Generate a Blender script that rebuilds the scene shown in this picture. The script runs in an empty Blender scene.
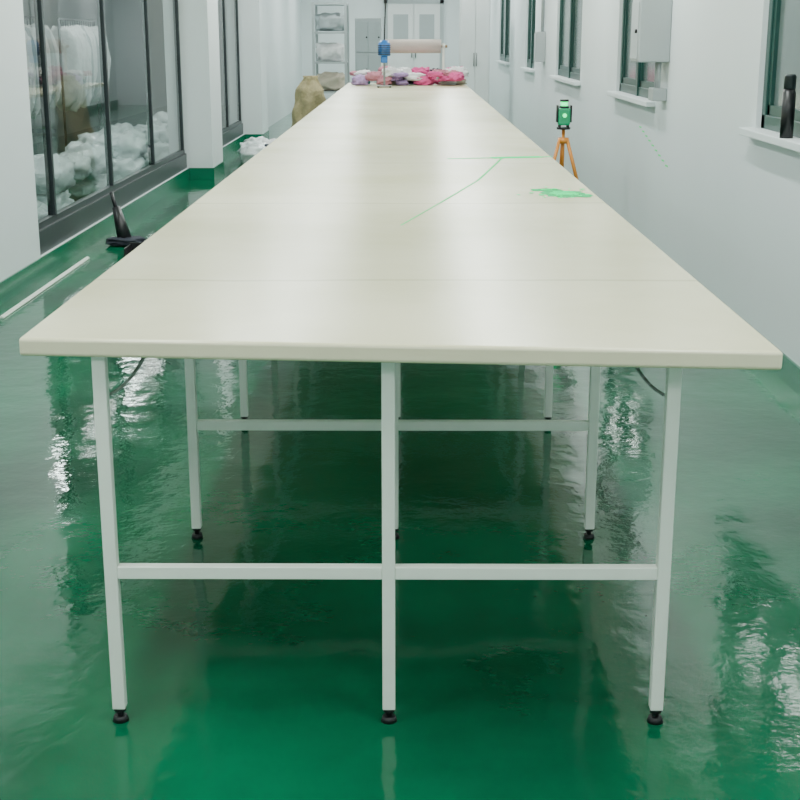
import bpy, bmesh, math, random
from mathutils import Vector, Matrix, noise
random.seed(4)
S = bpy.context.scene
COL = S.collection

# ------------------------------------------------------------------ materials
def mat(name, color, rough=0.5, metal=0.0, var=0.06, nscale=6.0, bump=0.0, bscale=20.0,
        emit=None, estr=0.0, spec=0.5, coat=0.0, rvar=0.0, alpha=1.0, trans=0.0):
    m = bpy.data.materials.new(name); m.use_nodes = True
    nt = m.node_tree; N = nt.nodes; L = nt.links
    b = N["Principled BSDF"]
    tc = N.new("ShaderNodeTexCoord")
    no = N.new("ShaderNodeTexNoise"); no.inputs["Scale"].default_value = nscale
    no.inputs["Detail"].default_value = 5
    L.new(tc.outputs["Object"], no.inputs["Vector"])
    mx = N.new("ShaderNodeMix"); mx.data_type = 'RGBA'
    c = Vector(color)
    mx.inputs[6].default_value = (*[max(0, v*(1-var)) for v in c], 1)
    mx.inputs[7].default_value = (*[min(1, v*(1+var)) for v in c], 1)
    L.new(no.outputs["Fac"], mx.inputs[0])
    L.new(mx.outputs[2], b.inputs["Base Color"])
    b.inputs["Roughness"].default_value = rough
    b.inputs["Metallic"].default_value = metal
    b.inputs["Specular IOR Level"].default_value = spec
    b.inputs["Coat Weight"].default_value = coat
    b.inputs["Alpha"].default_value = alpha
    b.inputs["Transmission Weight"].default_value = trans
    if bump:
        n2 = N.new("ShaderNodeTexNoise"); n2.inputs["Scale"].default_value = bscale
        n2.inputs["Detail"].default_value = 3
        L.new(tc.outputs["Object"], n2.inputs["Vector"])
        bp = N.new("ShaderNodeBump"); bp.inputs["Strength"].default_value = bump
        bp.inputs["Distance"].default_value = 0.02
        L.new(n2.outputs["Fac"], bp.inputs["Height"]); L.new(bp.outputs[0], b.inputs["Normal"])
    if emit:
        b.inputs["Emission Color"].default_value = (*emit, 1)
        b.inputs["Emission Strength"].default_value = estr
    return m

M = {}
M['wall'] = mat('wall_paint', (0.76, 0.82, 0.835), 0.5, var=0.03, nscale=1.5, bump=0.05, bscale=8)
M['wall_grey'] = mat('wall_grey_paint', (0.42, 0.47, 0.48), 0.6, var=0.05)
M['ceil'] = mat('ceiling_paint', (0.70, 0.72, 0.72), 0.8, var=0.02)
M['skirt'] = mat('green_skirting_paint', (0.0, 0.15, 0.075), 0.2, var=0.15)
M['steel'] = mat('white_powder_coated_steel', (0.86, 0.90, 0.82), 0.35, var=0.04, nscale=12)
M['rubber'] = mat('black_rubber', (0.01, 0.01, 0.012), 0.5)
M['alu'] = mat('dark_aluminium', (0.045, 0.055, 0.06), 0.35, 0.4)
M['wframe'] = mat('green_window_frame', (0.012, 0.06, 0.05), 0.35)
M['pane'] = mat('dim_window_pane', (0.13, 0.17, 0.165), 0.15, var=0.25, nscale=2)
M['brace'] = mat('grey_zinc', (0.25, 0.27, 0.26), 0.4, 0.6)
M['blackpl'] = mat('black_plastic', (0.012, 0.012, 0.014), 0.35)
M['box'] = mat('grey_enamel', (0.42, 0.46, 0.47), 0.4, var=0.03)
M['cab'] = mat('white_enamel', (0.78, 0.80, 0.80), 0.4, var=0.03)
M['plastic'] = mat('clear_poly_bag', (0.70, 0.77, 0.77), 0.22, var=0.3, nscale=9, bump=0.8, bscale=14)
M['sack'] = mat('woven_sack', (0.33, 0.28, 0.15), 0.8, var=0.5, nscale=14, bump=0.6, bscale=40)
M['blue'] = mat('blue_enamel', (0.02, 0.13, 0.38), 0.35)
M['orange'] = mat('orange_tripod_metal', (0.70, 0.26, 0.04), 0.35, var=0.1)
M['laserbody'] = mat('green_laser_housing', (0.01, 0.22, 0.10), 0.4, emit=(0.0, 0.8, 0.3), estr=0.15)
M['laserglow'] = mat('green_laser_window', (0.0, 0.7, 0.3), 0.3, emit=(0.0, 1.0, 0.25), estr=3.0)
M['laser'] = mat('painted_green_laser_light', (0.0, 0.35, 0.12), 0.9, emit=(0.0, 1.0, 0.25), estr=1.1, spec=0.0)  # bright laser light painted as emissive colour, no beam behind it
M['laserhalo'] = mat('painted_green_laser_scatter', (0.05, 0.42, 0.17), 0.9, emit=(0.0, 0.8, 0.18), estr=0.22, spec=0.0)  # aura around the laser spot, painted as dim emissive colour
M['laserdim'] = mat('painted_faint_laser_light', (0.12, 0.55, 0.22), 0.9, emit=(0.05, 1.0, 0.25), estr=0.35, spec=0.0)  # weak laser lines, light put into the colour
M['tube'] = mat('lit_fluorescent_tube', (0.9, 0.95, 1), 0.5, emit=(0.93, 1.0, 0.98), estr=10)
M['fixture'] = mat('fixture_white', (0.8, 0.8, 0.8), 0.4)
M['roll'] = mat('fabric_roll_cloth', (0.55, 0.47, 0.42), 0.85, var=0.1, bump=0.3, bscale=80)
M['card'] = mat('cardboard_core', (0.30, 0.2, 0.11), 0.9)
M['cable'] = mat('cable_black', (0.02, 0.02, 0.02), 0.5)
M['edge'] = mat('cream_edge_banding', (0.76, 0.71, 0.51), 0.45, var=0.10, nscale=5)
for n, c in dict(pink=(0.80, 0.12, 0.34), lilac=(0.50, 0.34, 0.62), white=(0.8, 0.8, 0.8), rose=(0.58, 0.24, 0.30),
                 navy=(0.03, 0.035, 0.05), teal=(0.10, 0.38, 0.42), beige=(0.55, 0.48, 0.38)).items():
    M[n] = mat('cloth_'+n, c, 0.9, var=0.25, nscale=10, bump=0.5, bscale=25)

# epoxy floor
def floor_mat():
    m = bpy.data.materials.new('green_epoxy_floor'); m.use_nodes = True
    nt = m.node_tree; N = nt.nodes; L = nt.links; b = N["Principled BSDF"]
    tc = N.new("ShaderNodeTexCoord")
    n1 = N.new("ShaderNodeTexNoise"); n1.inputs["Scale"].default_value = 1.3; n1.inputs["Detail"].default_value = 6
    n2 = N.new("ShaderNodeTexNoise"); n2.inputs["Scale"].default_value = 3.2; n2.inputs["Detail"].default_value = 5
    n3 = N.new("ShaderNodeTexNoise"); n3.inputs["Scale"].default_value = 45; n3.inputs["Detail"].default_value = 3
    for n in (n1, n2, n3): L.new(tc.outputs["Object"], n.inputs["Vector"])
    r = N.new("ShaderNodeValToRGB")
    r.color_ramp.elements[0].position = 0.32; r.color_ramp.elements[0].color = (0.0, 0.060, 0.026, 1)
    r.color_ramp.elements[1].position = 0.68; r.color_ramp.elements[1].color = (0.0, 0.140, 0.060, 1)
    L.new(n1.outputs["Fac"], r.inputs[0]); L.new(r.outputs[0], b.inputs["Base Color"])
    mr = N.new("ShaderNodeMapRange"); mr.inputs["From Min"].default_value = .35; mr.inputs["From Max"].default_value = .7
    mr.inputs["To Min"].default_value = 0.04; mr.inputs["To Max"].default_value = 0.12
    L.new(n1.outputs["Fac"], mr.inputs["Value"]); L.new(mr.outputs[0], b.inputs["Roughness"])
    b1 = N.new("ShaderNodeBump"); b1.inputs["Strength"].default_value = 0.32; b1.inputs["Distance"].default_value = 0.02
    L.new(n2.outputs["Fac"], b1.inputs["Height"])
    b2 = N.new("ShaderNodeBump"); b2.inputs["Strength"].default_value = 0.05; b2.inputs["Distance"].default_value = 0.005
    L.new(n3.outputs["Fac"], b2.inputs["Height"]); L.new(b1.outputs[0], b2.inputs["Normal"])
    L.new(b2.outputs[0], b.inputs["Normal"])
    b.inputs["Specular IOR Level"].default_value = 0.34
    return m
M['floor'] = floor_mat()

# table leatherette with board seams
def top_mat():
    m = bpy.data.materials.new('cream_leatherette_top'); m.use_nodes = True
    nt = m.node_tree; N = nt.nodes; L = nt.links; b = N["Principled BSDF"]
    g = N.new("ShaderNodeNewGeometry"); sp = N.new("ShaderNodeSeparateXYZ"); L.new(g.outputs["Position"], sp.inputs[0])
    def math_(op, a, bb=None):
        n = N.new("ShaderNodeMath"); n.operation = op
        for i, v in enumerate((a, bb)):
            if v is None: continue
            if isinstance(v, (int, float)): n.inputs[i].default_value = v
            else: L.new(v, n.inputs[i])
        return n.outputs[0]
    n1 = N.new("ShaderNodeTexNoise"); n1.inputs["Scale"].default_value = 1.3; n1.inputs["Detail"].default_value = 7
    L.new(g.outputs["Position"], n1.inputs["Vector"])
    yy = math_('ADD', sp.outputs["Y"], math_('MULTIPLY', n1.outputs["Fac"], 0.10))
    f = math_('FRACT', math_('DIVIDE', math_('SUBTRACT', yy, 0.95), 1.6))
    seam = math_('LESS_THAN', math_('ABSOLUTE', math_('SUBTRACT', f, 0.5)), 0.007)
    mx = N.new("ShaderNodeMix"); mx.data_type = 'RGBA'
    mx.inputs[6].default_value = (0.66, 0.625, 0.395, 1); mx.inputs[7].default_value = (0.79, 0.75, 0.52, 1)
    cr = N.new("ShaderNodeMapRange"); cr.inputs["From Min"].default_value = .35; cr.inputs["From Max"].default_value = .65
    L.new(n1.outputs["Fac"], cr.inputs["Value"]); L.new(cr.outputs[0], mx.inputs[0])
    m2 = N.new("ShaderNodeMix"); m2.data_type = 'RGBA'; m2.inputs[7].default_value = (0.44, 0.42, 0.28, 1)
    L.new(mx.outputs[2], m2.inputs[6]); L.new(math_('MULTIPLY', seam, 0.45), m2.inputs[0])
    L.new(m2.outputs[2], b.inputs["Base Color"])
    b.inputs["Roughness"].default_value = 0.27
    b.inputs["Specular IOR Level"].default_value = 0.42
    bp = N.new("ShaderNodeBump"); bp.inputs["Strength"].default_value = 0.2; bp.inputs["Distance"].default_value = 0.02
    h = math_('SUBTRACT', n1.outputs["Fac"], math_('MULTIPLY', seam, 0.15))
    L.new(h, bp.inputs["Height"]); L.new(bp.outputs[0], b.inputs["Normal"])
    return m
M['top'] = top_mat()

def glass_mat():
    m = bpy.data.materials.new('clear_partition_glass'); m.use_nodes = True
    nt = m.node_tree; N = nt.nodes; L = nt.links
    for n in list(N): N.remove(n)
    o = N.new("ShaderNodeOutputMaterial"); mx = N.new("ShaderNodeMixShader")
    t = N.new("ShaderNodeBsdfTransparent"); t.inputs[0].default_value = (0.78, 0.85, 0.84, 1)
    gl = N.new("ShaderNodeBsdfGlossy"); gl.inputs["Roughness"].default_value = 0.02
    lw = N.new("ShaderNodeLayerWeight"); lw.inputs[0].default_value = 0.5
    p = N.new("ShaderNodeMath"); p.operation = 'POWER'; p.inputs[1].default_value = 5
    a = N.new("ShaderNodeMath"); a.operation = 'MULTIPLY_ADD'; a.inputs[1].default_value = .85; a.inputs[2].default_value = .05
    L.new(lw.outputs["Facing"], p.inputs[0]); L.new(p.outputs[0], a.inputs[0])
    L.new(a.outputs[0], mx.inputs[0]); L.new(t.outputs[0], mx.inputs[1]); L.new(gl.outputs[0], mx.inputs[2])
    L.new(mx.outputs[0], o.inputs[0])
    return m
M['glass'] = glass_mat()

# ------------------------------------------------------------------ builder
class B:
    def __init__(s): s.bm = bmesh.new(); s.mats = []
    def mi(s, m):
        m = M[m]
        if m not in s.mats: s.mats.append(m)
        return s.mats.index(m)
    def box(s, lo, hi, m, bev=0.0):
        x0, y0, z0 = lo; x1, y1, z1 = hi
        return s.prism([(x0, y0), (x1, y0), (x1, y1), (x0, y1)], z0, z1, m, bev)
    def quad(s, pts, m):
        f = s.bm.faces.new([s.bm.verts.new(p) for p in pts]); f.material_index = s.mi(m)
    def prism(s, pts, z0, z1, m, bev=0.0, seg=2):
        vb = [s.bm.verts.new((x, y, z0)) for x, y in pts]
        vt = [s.bm.verts.new((x, y, z1)) for x, y in pts]
        k = s.mi(m); n = len(pts); fs = [s.bm.faces.new(vb[::-1]), s.bm.faces.new(vt)]
        for i in range(n):
            j = (i+1) % n; fs.append(s.bm.faces.new((vb[i], vb[j], vt[j], vt[i])))
        for f in fs: f.material_index = k
        if bev:
            es = list({e for f in fs for e in f.edges})
            r = bmesh.ops.bevel(s.bm, geom=es, offset=bev, segments=seg, affect='EDGES', profile=0.5)
            for f in r['faces']: f.material_index = k
        return vb+vt
    def cyl(s, p0, p1, r, m, r2=None, seg=16, smooth=True, rot=0.0, cap=True):
        p0 = Vector(p0); p1 = Vector(p1); r2 = r if r2 is None else r2
        d = (p1-p0).normalized()
        up = Vector((0, 0, 1)) if abs(d.z) < .99 else Vector((0, 1, 0))
        a = d.cross(up).normalized(); b = d.cross(a)
        k = s.mi(m); A = []; C = []
        for i in range(seg):
            t = 2*math.pi*i/seg+rot; v = a*math.cos(t)+b*math.sin(t)
            A.append(s.bm.verts.new(p0+v*r)); C.append(s.bm.verts.new(p1+v*r2))
        for i in range(seg):
            j = (i+1) % seg
            f = s.bm.faces.new((A[i], C[i], C[j], A[j])); f.smooth = smooth; f.material_index = k
        if cap:
            f = s.bm.faces.new(A); f.material_index = k
            f = s.bm.faces.new(C[::-1]); f.material_index = k
    def path(s, pts, r, m, seg=8):
        for a, b in zip(pts[:-1], pts[1:]): s.cyl(a, b, r, m, seg=seg)
    def blob(s, c, size, m, seed=0, amp=0.12, freq=2.5, sq=0.6, nu=28, nv=16, flat=True):
        k = s.mi(m); c = Vector(c); rows = []
        def sg(v, p): return math.copysign(abs(v)**p, v)
        for i in range(nv+1):
            ph = -math.pi/2+math.pi*i/nv; row = []
            for j in range(nu):
                th = 2*math.pi*j/nu
                p = Vector((sg(math.cos(ph), sq)*sg(math.cos(th), sq), sg(math.cos(ph), sq)*sg(math.sin(th), sq), sg(math.sin(ph), sq)))
                n = noise.noise(p*freq+Vector((seed*7.3, seed*1.7, 0)))+.5*noise.noise(p*freq*2.3+Vector((seed*3.1, 0, seed)))
                p = p*(1+amp*n)
                v = Vector((p.x*size[0]/2, p.y*size[1]/2, p.z*size[2]/2))
                if flat: v.z = max(v.z, -size[2]/2*0.92)
                row.append(s.bm.verts.new(c+v))
            rows.append(row)
        for i in range(nv):
            for j in range(nu):
                q = (j+1) % nu
                f = s.bm.faces.new((rows[i][j], rows[i][q], rows[i+1][q], rows[i+1][j])); f.smooth = True; f.material_index = k
    def done(s, name, parent=None):
        bmesh.ops.remove_doubles(s.bm, verts=s.bm.verts, dist=1e-6)
        bmesh.ops.recalc_face_normals(s.bm, faces=s.bm.faces)
        xs = [v.co for v in s.bm.verts]
        lo = Vector([min(v[i] for v in xs) for i in range(3)]); hi = Vector([max(v[i] for v in xs) for i in range(3)])
        o = Vector(((lo.x+hi.x)/2, (lo.y+hi.y)/2, lo.z))
        for v in s.bm.verts: v.co -= o
        me = bpy.data.meshes.new(name); s.bm.to_mesh(me); s.bm.free()
        for m in s.mats: me.materials.append(m)
        ob = bpy.data.objects.new(name, me); COL.objects.link(ob); ob.location = o
        if parent: ob.parent = parent
        return ob

XL, XR, YF, YB, ZC = -2.28, 1.65, 30.0, -3.0, 3.0

# ------------------------------------------------------------------ room shell
b = B(); b.box((-5.4, YB-.2, -.1), (XR+.3, YF+.2, 0), 'floor'); b.done('floor')
b = B(); b.box((-5.4, YB-.2, ZC), (XR+.3, YF+.2, ZC+.1), 'ceil'); b.done('ceiling')
b = B(); b.box((-5.4, YF, 0), (XR+.25, YF+.2, ZC), 'wall'); b.done('wall_back')
b = B(); b.box((-5.4, YB-.2, 0), (XR+.25, YB, ZC), 'wall'); b.done('wall_front')
b = B(); b.box((-5.4, YB, 0), (-5.2, YF, ZC), 'wall_grey'); b.done('wall_side_room')

# right wall with window openings
wins = [(-1.2, .5), (4.95, 6.5), (9.2, 10.9), (13.2, 15.4), (18.0, 19.4), (22.4, 25.0)]
ZS, ZT = 1.03, 2.45
b = B(); y = YB
for a, c in wins:
    b.box((XR, y, 0), (XR+.25, a, ZC), 'wall')
    b.box((XR, a, 0), (XR+.25, c, ZS), 'wall'); b.box((XR, a, ZT), (XR+.25, c, ZC), 'wall'); y = c
b.box((XR, y, 0), (XR+.25, YF, ZC), 'wall'); b.done('wall_right')
for i, (a, c) in enumerate(wins):
    b = B(); x0, x1 = XR+.025, XR+.09
    fw = .065
    b.box((x0, a, ZS), (x1, a+fw, ZT), 'wframe', .004); b.box((x0, c-fw, ZS), (x1, c, ZT), 'wframe', .004)
    b.box((x0, a, ZS), (x1, c, ZS+fw), 'wframe', .004); b.box((x0, a, ZT-fw), (x1, c, ZT), 'wframe', .004)
    mdl = (a+c)/2
    b.box((x0-.01, mdl-.045, ZS), (x1, mdl+.045, ZT), 'wframe', .004)
    for s0, s1 in ((a+fw, mdl-.045), (mdl+.045, c-fw)):
        b.box((x0+.01, s0, ZS+fw), (x1-.005, s0+.04, ZT-fw), 'wframe'); b.box((x0+.01, s1-.04, ZS+fw), (x1-.005, s1, ZT-fw), 'wframe')
        b.box((x0+.01, s0, ZS+fw), (x1-.005, s1, ZS+fw+.045), 'wframe')
    b.box((x0+.028, a+fw, ZS+fw), (x0+.036, c-fw, ZT-fw), 'pane')
    b.done('window_%d' % (i+1))
    b = B(); b.box((XR-.065, a-.06, ZS-.035), (XR, c+.06, ZS), 'wall', .004); b.done('trim_%d' % (i+1))
b = B(); b.box((XR-.012, YB, 0), (XR, YF, .11), 'skirt'); b.done('baseboard_right')

# left wall : solid pieces, curbs, header
parts = [(8.3, 14.2), (15.0, 19.2)]
b = B()
b.box((XL-.2, YB, 0), (XL, 8.3, ZC), 'wall')
b.box((XL-.2, 14.2, 0), (XL+.25, 15.0, ZC), 'wall')
b.box((XL-.2, 19.2, 0), (XL+.25, 20.0, ZC), 'wall')
b.box((XL-.2, 20.0, 0), (XL, YF, ZC), 'wall')
for a, c in parts:
    b.box((XL-.2, a, 0), (XL, c, .12), 'wall'); b.box((XL-.2, a, 2.6), (XL, c, ZC), 'wall')
b.done('wall_left')
b = B()
b.box((XL, YB, 0), (XL+.012, 14.2, .12), 'skirt')
b.box((XL+.25, 14.19, 0), (XL+.262, 15.01, .12), 'skirt'); b.box((XL, 14.188, 0), (XL+.262, 14.2, .12), 'skirt')
b.box((XL, 15.0, 0), (XL+.012, 19.188, .12), 'skirt')
b.box((XL+.25, 19.19, 0), (XL+.262, 20.01, .12), 'skirt'); b.box((XL, 19.188, 0), (XL+.262, 19.2, .12), 'skirt')
b.done('baseboard_left')

k = 7
for a, c, mull in ((8.3, 14.2, [8.9, 10.7, 12.5]), (15.0, 19.2, [16.4, 17.8])):
    b = B(); x0, x1 = XL-.09, XL-.04
    b.box((x0-.03, a, .12), (x1+.02, c, .27), 'alu', .004)
    b.box((x0, a, 2.5), (x1, c, 2.6), 'alu', .004)
    for yy in [a+.03]+mull+[c-.03]: b.box((x0, yy-.022, .27), (x1, yy+.022, 2.5), 'alu', .003)
    b.box((x0, a, .27), (x1, c, .31), 'alu')
    gx = x0+.035
    b.quad([(gx, a, .31), (gx, c, .31), (gx, c, 2.5), (gx, a, 2.5)], 'glass')
    b.done('window_%d' % k); k += 1

b = B(); YD = YF-.004
b.box((-.5, YD-.06, 0), (-.42, YD, 2.2), 'box'); b.box((.7, YD-.06, 0), (.78, YD, 2.2), 'box'); b.box((-.5, YD-.06, 2.12), (.78, YD, 2.2), 'box')
b.box((-.42, YD-.04, .01), (.135, YD, 2.12), 'cab'); b.box((.145, YD-.04, .01), (.7, YD, 2.12), 'cab')
b.box((-.3, YD-.05, 1.1), (.02, YD-.035, 1.9), 'box'); b.box((.26, YD-.05, 1.1), (.58, YD-.035, 1.9), 'box')
b.cyl((.10, YD-.09, 1.0), (.10, YD-.09, 1.2), .01, 'brace'); b.cyl((.18, YD-.09, 1.0), (.18, YD-.09, 1.2), .01, 'brace')
for x in (.10, .18):
    for zz in (1.01, 1.19): b.cyl((x, YD-.09, zz), (x, YD-.03, zz), .007, 'brace', seg=8)
b.done('door_1')

# ------------------------------------------------------------------ cutting table
TZ = 0.865
b = B()
b.prism([(-.781, 2.635), (.724, 2.52), (.735, 17.9), (-.765, 17.9)], TZ-.038, TZ, 'top', .007, 3)
b.bm.normal_update(); ke = b.mi('edge')
for f in b.bm.faces:
    if abs(f.normal.z) < .6: f.material_index = ke
for x in (-.64, -.052, .53): b.box((x, 3.0, TZ-.062), (x+.03, 17.7, TZ-.038), 'steel')
fy = [2.665, 3.78, 5.0, 6.2, 7.4, 8.6, 9.8, 11.0, 12.2, 13.4, 14.6, 15.8, 17.0]
hw = .0138
for i, y in enumerate(fy):
    for x in (-.627, -.038, .545):
        b.box((x-hw, y-hw, .032), (x+hw, y+hw, TZ-.038), 'steel', .002)
        b.cyl((x, y, .012), (x, y, .034), .007, 'rubber', seg=12)
        b.cyl((x, y, 0.0), (x, y, .013), .018, 'rubber', r2=.014, seg=20)
        b.cyl((x, y, .024), (x, y, .034), .013, 'rubber', seg=16)
    b.box((-.627+hw, y-.012, .337), (-.038-hw, y+.012, .365), 'steel', .002)
    b.box((-.038+hw, y-.012, .337), (.545-hw, y+.012, .365), 'steel', .002)
    if i: b.box((-.66, y-hw, TZ-.062), (.58, y+hw, TZ-.038), 'steel')
    else: b.box((-.66, y-hw+.03, TZ-.050), (.58, y+hw+.03, TZ-.038), 'steel')
    for x, sx in ((-.627, 1), (.545, -1)):
        pts = []
        for q in range(7):
            u = q/6
            pts.append((x+sx*(.014+.07*u), y+.02+.09*u, .735+.085*u-.018*math.sin(math.pi*u)))
        b.path(pts, .0035, 'brace', 6)
        b.path([(p[0], p[1]+.03, p[2]) for p in pts[2:]], .003, 'brace', 6)
b.done('cutting_table')

# ------------------------------------------------------------------ laser level + tripod
b = B(); cx, cy = 1.13, 9.9
for a in (90, 210, 330):
    ca, sa = math.cos(math.radians(a)), math.sin(math.radians(a))
    b.cyl((cx+.30*ca, cy+.30*sa, .01), (cx+.12*ca, cy+.12*sa, .42), .009, 'brace', seg=10)
    b.cyl((cx+.14*ca, cy+.14*sa, .37), (cx+.03*ca, cy+.03*sa, .73), .013, 'orange', seg=10)
    b.cyl((cx+.30*ca, cy+.30*sa, 0), (cx+.30*ca, cy+.30*sa, .02), .014, 'rubber', seg=10)
    b.cyl((cx+.13*ca, cy+.13*sa, .40), (cx, cy, .48), .005, 'brace', seg=8)
b.cyl((cx, cy, .46), (cx, cy, .80), .012, 'orange')
b.cyl((cx, cy, .70), (cx, cy, .74), .04, 'orange', seg=20)
b.cyl((cx, cy, .80), (cx, cy, .815), .05, 'blackpl', seg=24)
b.box((cx-.042, cy-.05, .83), (cx+.042, cy+.05, .95), 'laserbody', .012)
for sx in (-1, 1):
    for sy in (-1, 1): b.cyl((cx+sx*.03, cy+sy*.035, .813), (cx+sx*.03, cy+sy*.035, .835), .007, 'blackpl', seg=10)
b.cyl((cx, cy, .95), (cx, cy, .965), .036, 'blackpl', seg=24)
b.cyl((cx, cy, .965), (cx, cy, .995), .026, 'laserglow', seg=24)
b.cyl((cx, cy, .995), (cx, cy, 1.01), .032, 'blackpl', seg=24)
b.cyl((cx-.0, cy-.051, .90), (cx, cy-.06, .90), .014, 'laserglow', seg=20)
b.box((cx-.055, cy-.03, .85), (cx-.042, cy+.03, .97), 'blackpl', .003); b.box((cx+.042, cy-.03, .85), (cx+.055, cy+.03, .97), 'blackpl', .003)
b.done('laser_level')

b = B()  # thin emissive strips and patches painted in place of laser light on the tabletop
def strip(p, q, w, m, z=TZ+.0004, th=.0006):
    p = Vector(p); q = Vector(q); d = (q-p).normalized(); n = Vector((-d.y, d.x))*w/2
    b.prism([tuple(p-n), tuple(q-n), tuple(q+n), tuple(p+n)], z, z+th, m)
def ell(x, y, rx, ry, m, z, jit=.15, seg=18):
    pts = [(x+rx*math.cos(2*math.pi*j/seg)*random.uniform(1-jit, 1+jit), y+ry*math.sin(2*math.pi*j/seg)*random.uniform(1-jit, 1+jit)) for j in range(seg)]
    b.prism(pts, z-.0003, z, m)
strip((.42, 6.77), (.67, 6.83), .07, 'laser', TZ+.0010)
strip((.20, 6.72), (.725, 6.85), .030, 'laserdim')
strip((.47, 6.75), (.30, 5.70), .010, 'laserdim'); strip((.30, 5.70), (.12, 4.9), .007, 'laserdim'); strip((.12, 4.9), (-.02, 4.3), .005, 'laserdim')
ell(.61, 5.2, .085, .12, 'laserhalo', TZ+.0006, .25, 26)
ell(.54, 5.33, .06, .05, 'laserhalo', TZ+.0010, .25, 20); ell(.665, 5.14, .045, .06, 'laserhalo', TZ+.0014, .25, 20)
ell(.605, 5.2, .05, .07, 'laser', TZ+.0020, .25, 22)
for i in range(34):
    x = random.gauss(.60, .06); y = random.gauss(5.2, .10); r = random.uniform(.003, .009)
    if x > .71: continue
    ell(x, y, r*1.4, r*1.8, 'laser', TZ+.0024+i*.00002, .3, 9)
b.done('painted_laser_marks')
b = B()  # glowing slivers painted in place of the laser line on the right wall
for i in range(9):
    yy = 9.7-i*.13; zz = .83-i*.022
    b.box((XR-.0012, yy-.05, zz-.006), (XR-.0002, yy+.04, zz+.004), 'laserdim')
b.done('painted_laser_marks')

# ------------------------------------------------------------------ wall boxes
b = B()
b.box((1.45, 8.72, 1.29), (1.65, 9.02, 1.68), 'box', .008)
b.box((1.443, 8.74, 1.31), (1.452, 9.0, 1.66), 'box', .003)
b.cyl((1.443, 8.77, 1.48), (1.43, 8.77, 1.48), .012, 'blackpl')
b.cyl((1.60, 8.80, 1.30), (1.60, 8.80, 1.12), .013, 'box'); b.cyl((1.60, 8.88, 1.30), (1.60, 8.88, 1.12), .013, 'box')
b.box((1.56, 8.76, 1.05), (1.65, 8.93, 1.13), 'box', .006)
b.cyl((1.60, 8.86, 1.67), (1.60, 8.86, 3.0), .014, 'box')
b.done('electrical_box')
b = B()
b.box((1.54, 16.6, 1.15), (1.65, 16.85, 1.5), 'box', .006); b.box((1.533, 16.62, 1.17), (1.542, 16.83, 1.48), 'box', .002)
b.cyl((1.62, 16.72, 1.5), (1.62, 16.72, 3.0), .02, 'box')
b.done('electrical_box')

# thermos on sill
b = B(); tx, ty = 1.617, 5.84
b.cyl((tx, ty, ZS), (tx, ty, ZS+.19), .028, 'blackpl', seg=32)
b.cyl((tx, ty, ZS+.19), (tx, ty, ZS+.205), .028, 'blackpl', r2=.023, seg=32)
b.cyl((tx, ty, ZS+.205), (tx, ty, ZS+.255), .025, 'alu', seg=32)
b.cyl((tx, ty, ZS+.255), (tx, ty, ZS+.265), .025, 'alu', r2=.019, seg=32)
b.done('thermos_bottle')

# ------------------------------------------------------------------ things on far end of table
def cutter():
    b = B(); x, y = -.27, 16.3; z = TZ
    b.box((x-.09, y-.12, z+.012), (x+.09, y+.12, z+.022), 'brace', .004)
    for sx in (-.07, .07):
        for sy in (-.1, .1): b.cyl((x+sx, y+sy, z), (x+sx, y+sy, z+.014), .012, 'rubber', seg=10)
    b.box((x-.012, y+.02, z+.02), (x+.012, y+.06, z+.30), 'brace', .003)
    b.box((x-.003, y-.01, z+.02), (x+.003, y+.02, z+.30), 'brace')
    b.box((x-.04, y-.04, z+.28), (x+.04, y+.08, z+.36), 'blue', .012)
    b.cyl((x, y+.02, z+.36), (x, y+.02, z+.50), .072, 'blue', seg=28)
    b.cyl((x, y+.02, z+.50), (x, y+.02, z+.54), .072, 'blue', r2=.045, seg=28)
    for i in range(5): b.cyl((x, y+.02, z+.375+i*.025), (x, y+.02, z+.383+i*.025), .078, 'blackpl', seg=28)
    b.path([(x, y+.09, z+.42), (x, y+.15, z+.42), (x, y+.17, z+.38), (x, y+.16, z+.30), (x, y+.07, z+.30)], .014, 'blackpl', 10)
    b.path([(x, y+.02, z+.54), (x+.01, y+.03, z+.8), (x+.03, y+.1, z+1.3), (x+.04, y+.15, ZC)], .008, 'cable', 8)
    b.done('fabric_cutting_machine')
cutter()
b = B()  # roll on stand
z = TZ; x0, x1, y = -.32, .46, 17.65
for x in (x0, x1):
    b.box((x-.02, y-.15, z), (x+.02, y+.15, z+.03), 'steel', .003)
    b.box((x-.015, y-.015, z+.03), (x+.015, y+.015, z+.50), 'steel', .003)
    b.cyl((x-.02, y, z+.46), (x+.02, y, z+.46), .03, 'steel')
b.cyl((x0-.05, y, z+.46), (x1+.05, y, z+.46), .018, 'card')
b.cyl((x0+.03, y, z+.46), (x1-.03, y, z+.46), .085, 'roll', seg=32)
b.cyl((x0+.028, y, z+.46), (x1-.028, y, z+.46), .04, 'card', seg=24)
b.box((x0, y-.012, z+.05), (x1, y+.012, z+.075), 'steel')
b.done('fabric_roll_stand')
b = B(); rng = random.Random(5)
cols = ['pink', 'white', 'lilac', 'rose', 'pink', 'white', 'beige', 'pink', 'teal', 'rose', 'navy']
for i in range(44):
    cx = rng.uniform(-.62, .64)
    h = rng.uniform(.05, .12); lv = rng.choice((0, 1, 2))
    b.blob((cx, rng.uniform(16.85, 17.35), TZ+.004+h*.46+lv*.05), (rng.uniform(.12, .26), rng.uniform(.12, .26), h), rng.choice(cols), seed=i*5, amp=.5, sq=.8, freq=3)
b.done('fabric_pile')

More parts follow.
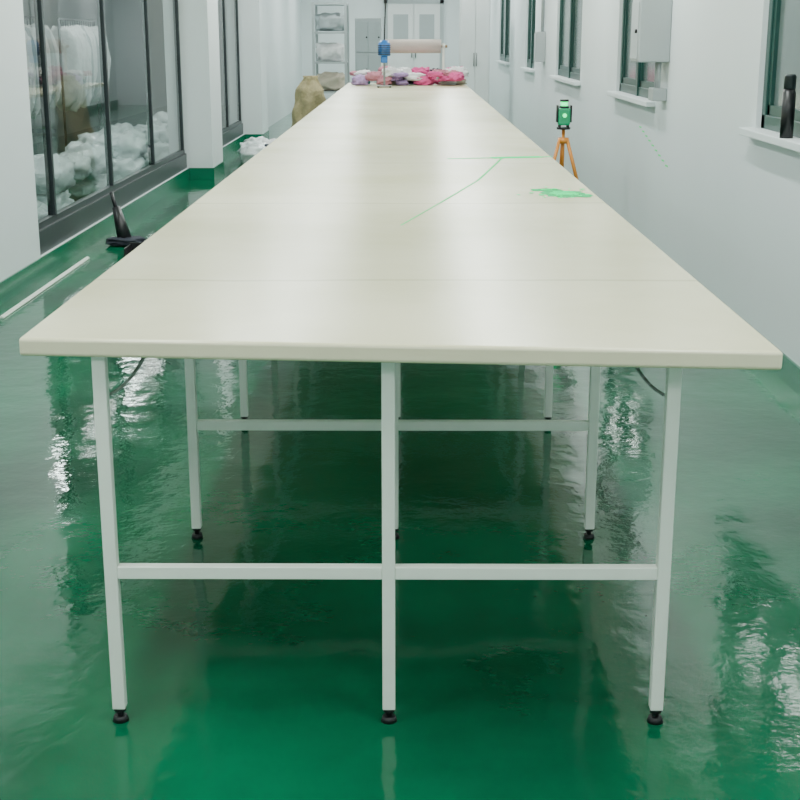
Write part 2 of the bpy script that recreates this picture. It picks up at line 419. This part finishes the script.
# shelving rack & cabinets beyond the table
b = B()
x0, x1, y0, y1 = -1.45, -.95, 21.5, 22.3
for x in (x0, x1):
    for y in (y0, y1): b.box((x-.02, y-.02, 0), (x+.02, y+.02, 1.95), 'box')
for zz in (.15, .6, 1.05, 1.5, 1.93): b.box((x0, y0, zz-.015), (x1, y1, zz+.015), 'box')
for n_, zz in enumerate((.165, .615, 1.065, 1.515)):
    b.blob((-1.2, 21.85, zz+.14), (.44, .6, .28), ['white', 'beige', 'white', 'wall_grey'][n_], seed=n_+30, amp=.3)
b.done('metal_shelving_rack')
b = B()
b.box((-.9, 24.0, .06), (-.45, 24.5, 1.75), 'box', .01)
for n_ in range(3):
    b.box((-.88, 23.985, .1+.54*n_), (-.68, 24.0, .61+.54*n_), 'wall_grey', .003); b.box((-.67, 23.985, .1+.54*n_), (-.47, 24.0, .61+.54*n_), 'wall_grey', .003)
    b.cyl((-.70, 23.97, .35+.54*n_), (-.70, 23.99, .35+.54*n_), .015, 'blackpl'); b.cyl((-.49, 23.97, .35+.54*n_), (-.49, 23.99, .35+.54*n_), .015, 'blackpl')
for x in (-.86, -.49):
    for y in (24.05, 24.45): b.cyl((x, y, 0), (x, y, .07), .02, 'blackpl')
b.done('metal_locker')
b = B()
b.box((.82, 21.5, .08), (1.28, 22.0, 2.15), 'cab', .01)
b.box((.84, 21.485, .12), (1.045, 21.5, 2.1), 'cab', .004); b.box((1.055, 21.485, .12), (1.26, 21.5, 2.1), 'cab', .004)
b.cyl((1.03, 21.46, 1.0), (1.03, 21.46, 1.2), .008, 'brace'); b.cyl((1.07, 21.46, 1.0), (1.07, 21.46, 1.2), .008, 'brace')
for x in (1.03, 1.07):
    for zz in (1.01, 1.19): b.cyl((x, 21.46, zz), (x, 21.49, zz), .006, 'brace', seg=8)
for x in (.87, 1.23):
    for y in (21.55, 21.95): b.cyl((x, y, 0), (x, y, .09), .02, 'blackpl')
b.done('tall_cabinet')

# woven sack
def sack(cx, cy, w, d, h, seed):
    b = B(); k = b.mi('sack'); nu, nv = 44, 34; rows = []
    prof = [(0, .78), (.05, 1.0), (.3, 1.08), (.55, 1.0), (.75, .95), (.86, .80), (.92, .55), (.97, .38), (1.0, .42)]
    for i in range(nv+1):
        t = i/nv
        for (a, ra), (c, rc) in zip(prof[:-1], prof[1:]):
            if a <= t <= c: r = ra+(rc-ra)*(t-a)/(c-a); break
        row = []
        for j in range(nu):
            th = 2*math.pi*j/nu
            n = noise.noise(Vector((math.cos(th)*1.8+seed, math.sin(th)*1.8, t*6)))*.32+.06*math.sin(th*9)*(t > .84)
            rr = r*(1+n)
            row.append(b.bm.verts.new((cx+rr*w/2*math.cos(th)+.05*t*t*math.sin(seed), cy+rr*d/2*math.sin(th), h*t)))
        rows.append(row)
    for i in range(nv):
        for j in range(nu):
            q = (j+1) % nu
            f = b.bm.faces.new((rows[i][j], rows[i][q], rows[i+1][q], rows[i+1][j])); f.smooth = True; f.material_index = k
    b.bm.faces.new(rows[0]).material_index = k; b.bm.faces.new(rows[-1]).material_index = k
    b.done('woven_sack')
sack(-1.08, 14.8, .34, .34, 1.04, 1)

# broom, dustpan, strip near left wall
b = B()
b.blob((-2.02, 9.62, .03), (.26, .22, .06), 'navy', seed=4, amp=.35, sq=.8)
b.cyl((-2.02, 9.6, .03), (-2.09, 9.68, .26), .055, 'blackpl', r2=.03, seg=14)
b.cyl((-2.09, 9.68, .25), (-2.13, 9.73, .36), .014, 'blackpl', seg=10)
b.done('hand_brush')
b = B()
b.box((-1.92, 9.05, 0.0), (-1.66, 9.27, .008), 'blackpl', .002)
b.box((-1.92, 9.05, 0.0), (-1.91, 9.27, .06), 'blackpl'); b.box((-1.67, 9.05, 0.0), (-1.66, 9.27, .06), 'blackpl'); b.box((-1.92, 9.26, 0), (-1.66, 9.27, .07), 'blackpl')
b.cyl((-1.79, 9.27, .04), (-1.79, 9.46, .06), .014, 'blackpl')
b.done('dustpan')
b = B()
b.box((-2.17, 7.0, 0), (-2.14, 9.0, .010), 'steel', .003); b.box((-2.16, 7.0, .010), (-2.148, 9.0, .016), 'steel', .002)
b.done('trim_strip')

# low pile of bags standing in the corridor beyond the pillar
b = B()
for i, (x, y, s, m) in enumerate([(-1.78, 16.0, .34, 'plastic'), (-1.62, 16.4, .30, 'navy'), (-1.85, 16.5, .36, 'plastic'), (-1.7, 17.0, .34, 'white'), (-1.88, 17.2, .36, 'plastic')]):
    b.blob((x, y, s*.29), (s, s*1.2, s*.62), m, seed=70+i, amp=.35, freq=2.2, sq=.85)
b.done('plastic_bag_pile')

# bags etc. inside side room
rng = random.Random(7)
for g in range(9):
    b = B()
    y = 8.6+g*1.2
    for l in range(5):
        s = rng.uniform(.34, .5)
        b.blob((-2.95+rng.uniform(-.12, .12), y+rng.uniform(-.4, .4), s*.30+(.24 if l > 2 else 0)), (s, s*1.3, s*.64), 'plastic', seed=g*9+l, amp=.38, freq=2.2, sq=.85)
    b.done('plastic_bag_pile')
for g in range(4):
    b = B(); y0 = 8.7+g*2.7; y1 = y0+1.9; x = -4.2
    for y in (y0, y1):
        b.cyl((x, y, .04), (x, y, 1.65), .015, 'alu'); b.cyl((x-.25, y, .04), (x+.25, y, .04), .015, 'alu')
        for e in (-.23, .23): b.cyl((x+e, y, 0), (x+e, y, .045), .02, 'blackpl')
    b.cyl((x, y0, 1.65), (x, y1, 1.65), .015, 'alu')
    n = 15
    for i in range(n):
        yy = y0+.1+(y1-y0-.2)*i/(n-1)
        c = rng.choice(['white', 'white', 'wall_grey', 'white', 'white', 'box'])
        hh = rng.uniform(.75, 1.0)
        b.blob((x, yy, 1.56-hh/2), (.42, .10, hh), c, seed=g*20+i, amp=.15, sq=.7, nu=16, nv=10, flat=False)
        b.cyl((x, yy, 1.5), (x, yy, 1.66), .004, 'alu', seg=6)
    b.done('garment_rail')

# ------------------------------------------------------------------ ceiling lights
def fixture(x, y, power, ln=1.2):
    b = B()
    b.box((x-.06, y-ln/2, ZC-.05), (x+.06, y+ln/2, ZC), 'fixture', .004)
    for dx in (-.03, .03): b.cyl((x+dx, y-ln/2+.02, ZC-.065), (x+dx, y+ln/2-.02, ZC-.065), .013, 'tube', seg=12)
    for e in (-1, 1): b.box((x-.055, y+e*(ln/2-.01)-.01, ZC-.085), (x+.055, y+e*(ln/2-.01)+.01, ZC-.04), 'fixture')
    o = b.done('ceiling_lamp')
    l = bpy.data.lights.new('tube_glow', 'AREA'); l.shape = 'RECTANGLE'; l.size = .12; l.size_y = ln
    l.energy = power; l.color = (.94, 1.0, .965)
    lo = bpy.data.objects.new('tube_glow', l); COL.objects.link(lo); lo.parent = o
    lo.location = Vector((x, y, ZC-.10))-o.location
for y in (-1.0, 2.2, 5.4, 8.6, 11.8, 15.0, 18.2, 21.4, 24.6, 27.8):
    p = 40 if y < 7 else 44
    fixture(-1.1, y, p); fixture(.75, y, p)
for y in (9.5, 13.0, 17.0): fixture(-3.6, y, 30)

w = bpy.data.worlds.new('world'); S.world = w; w.use_nodes = True
w.node_tree.nodes['Background'].inputs[0].default_value = (.7, .8, .8, 1)
w.node_tree.nodes['Background'].inputs[1].default_value = 0.2

# ------------------------------------------------------------------ camera
cd = bpy.data.cameras.new('camera'); cd.sensor_width = 36; cd.lens = 1345/800*36; cd.clip_end = 200
co = bpy.data.objects.new('camera', cd); COL.objects.link(co)
co.location = (0, 0, 1.45)
co.rotation_euler = (math.radians(90-15.14), 0, 0.0052)
S.camera = co
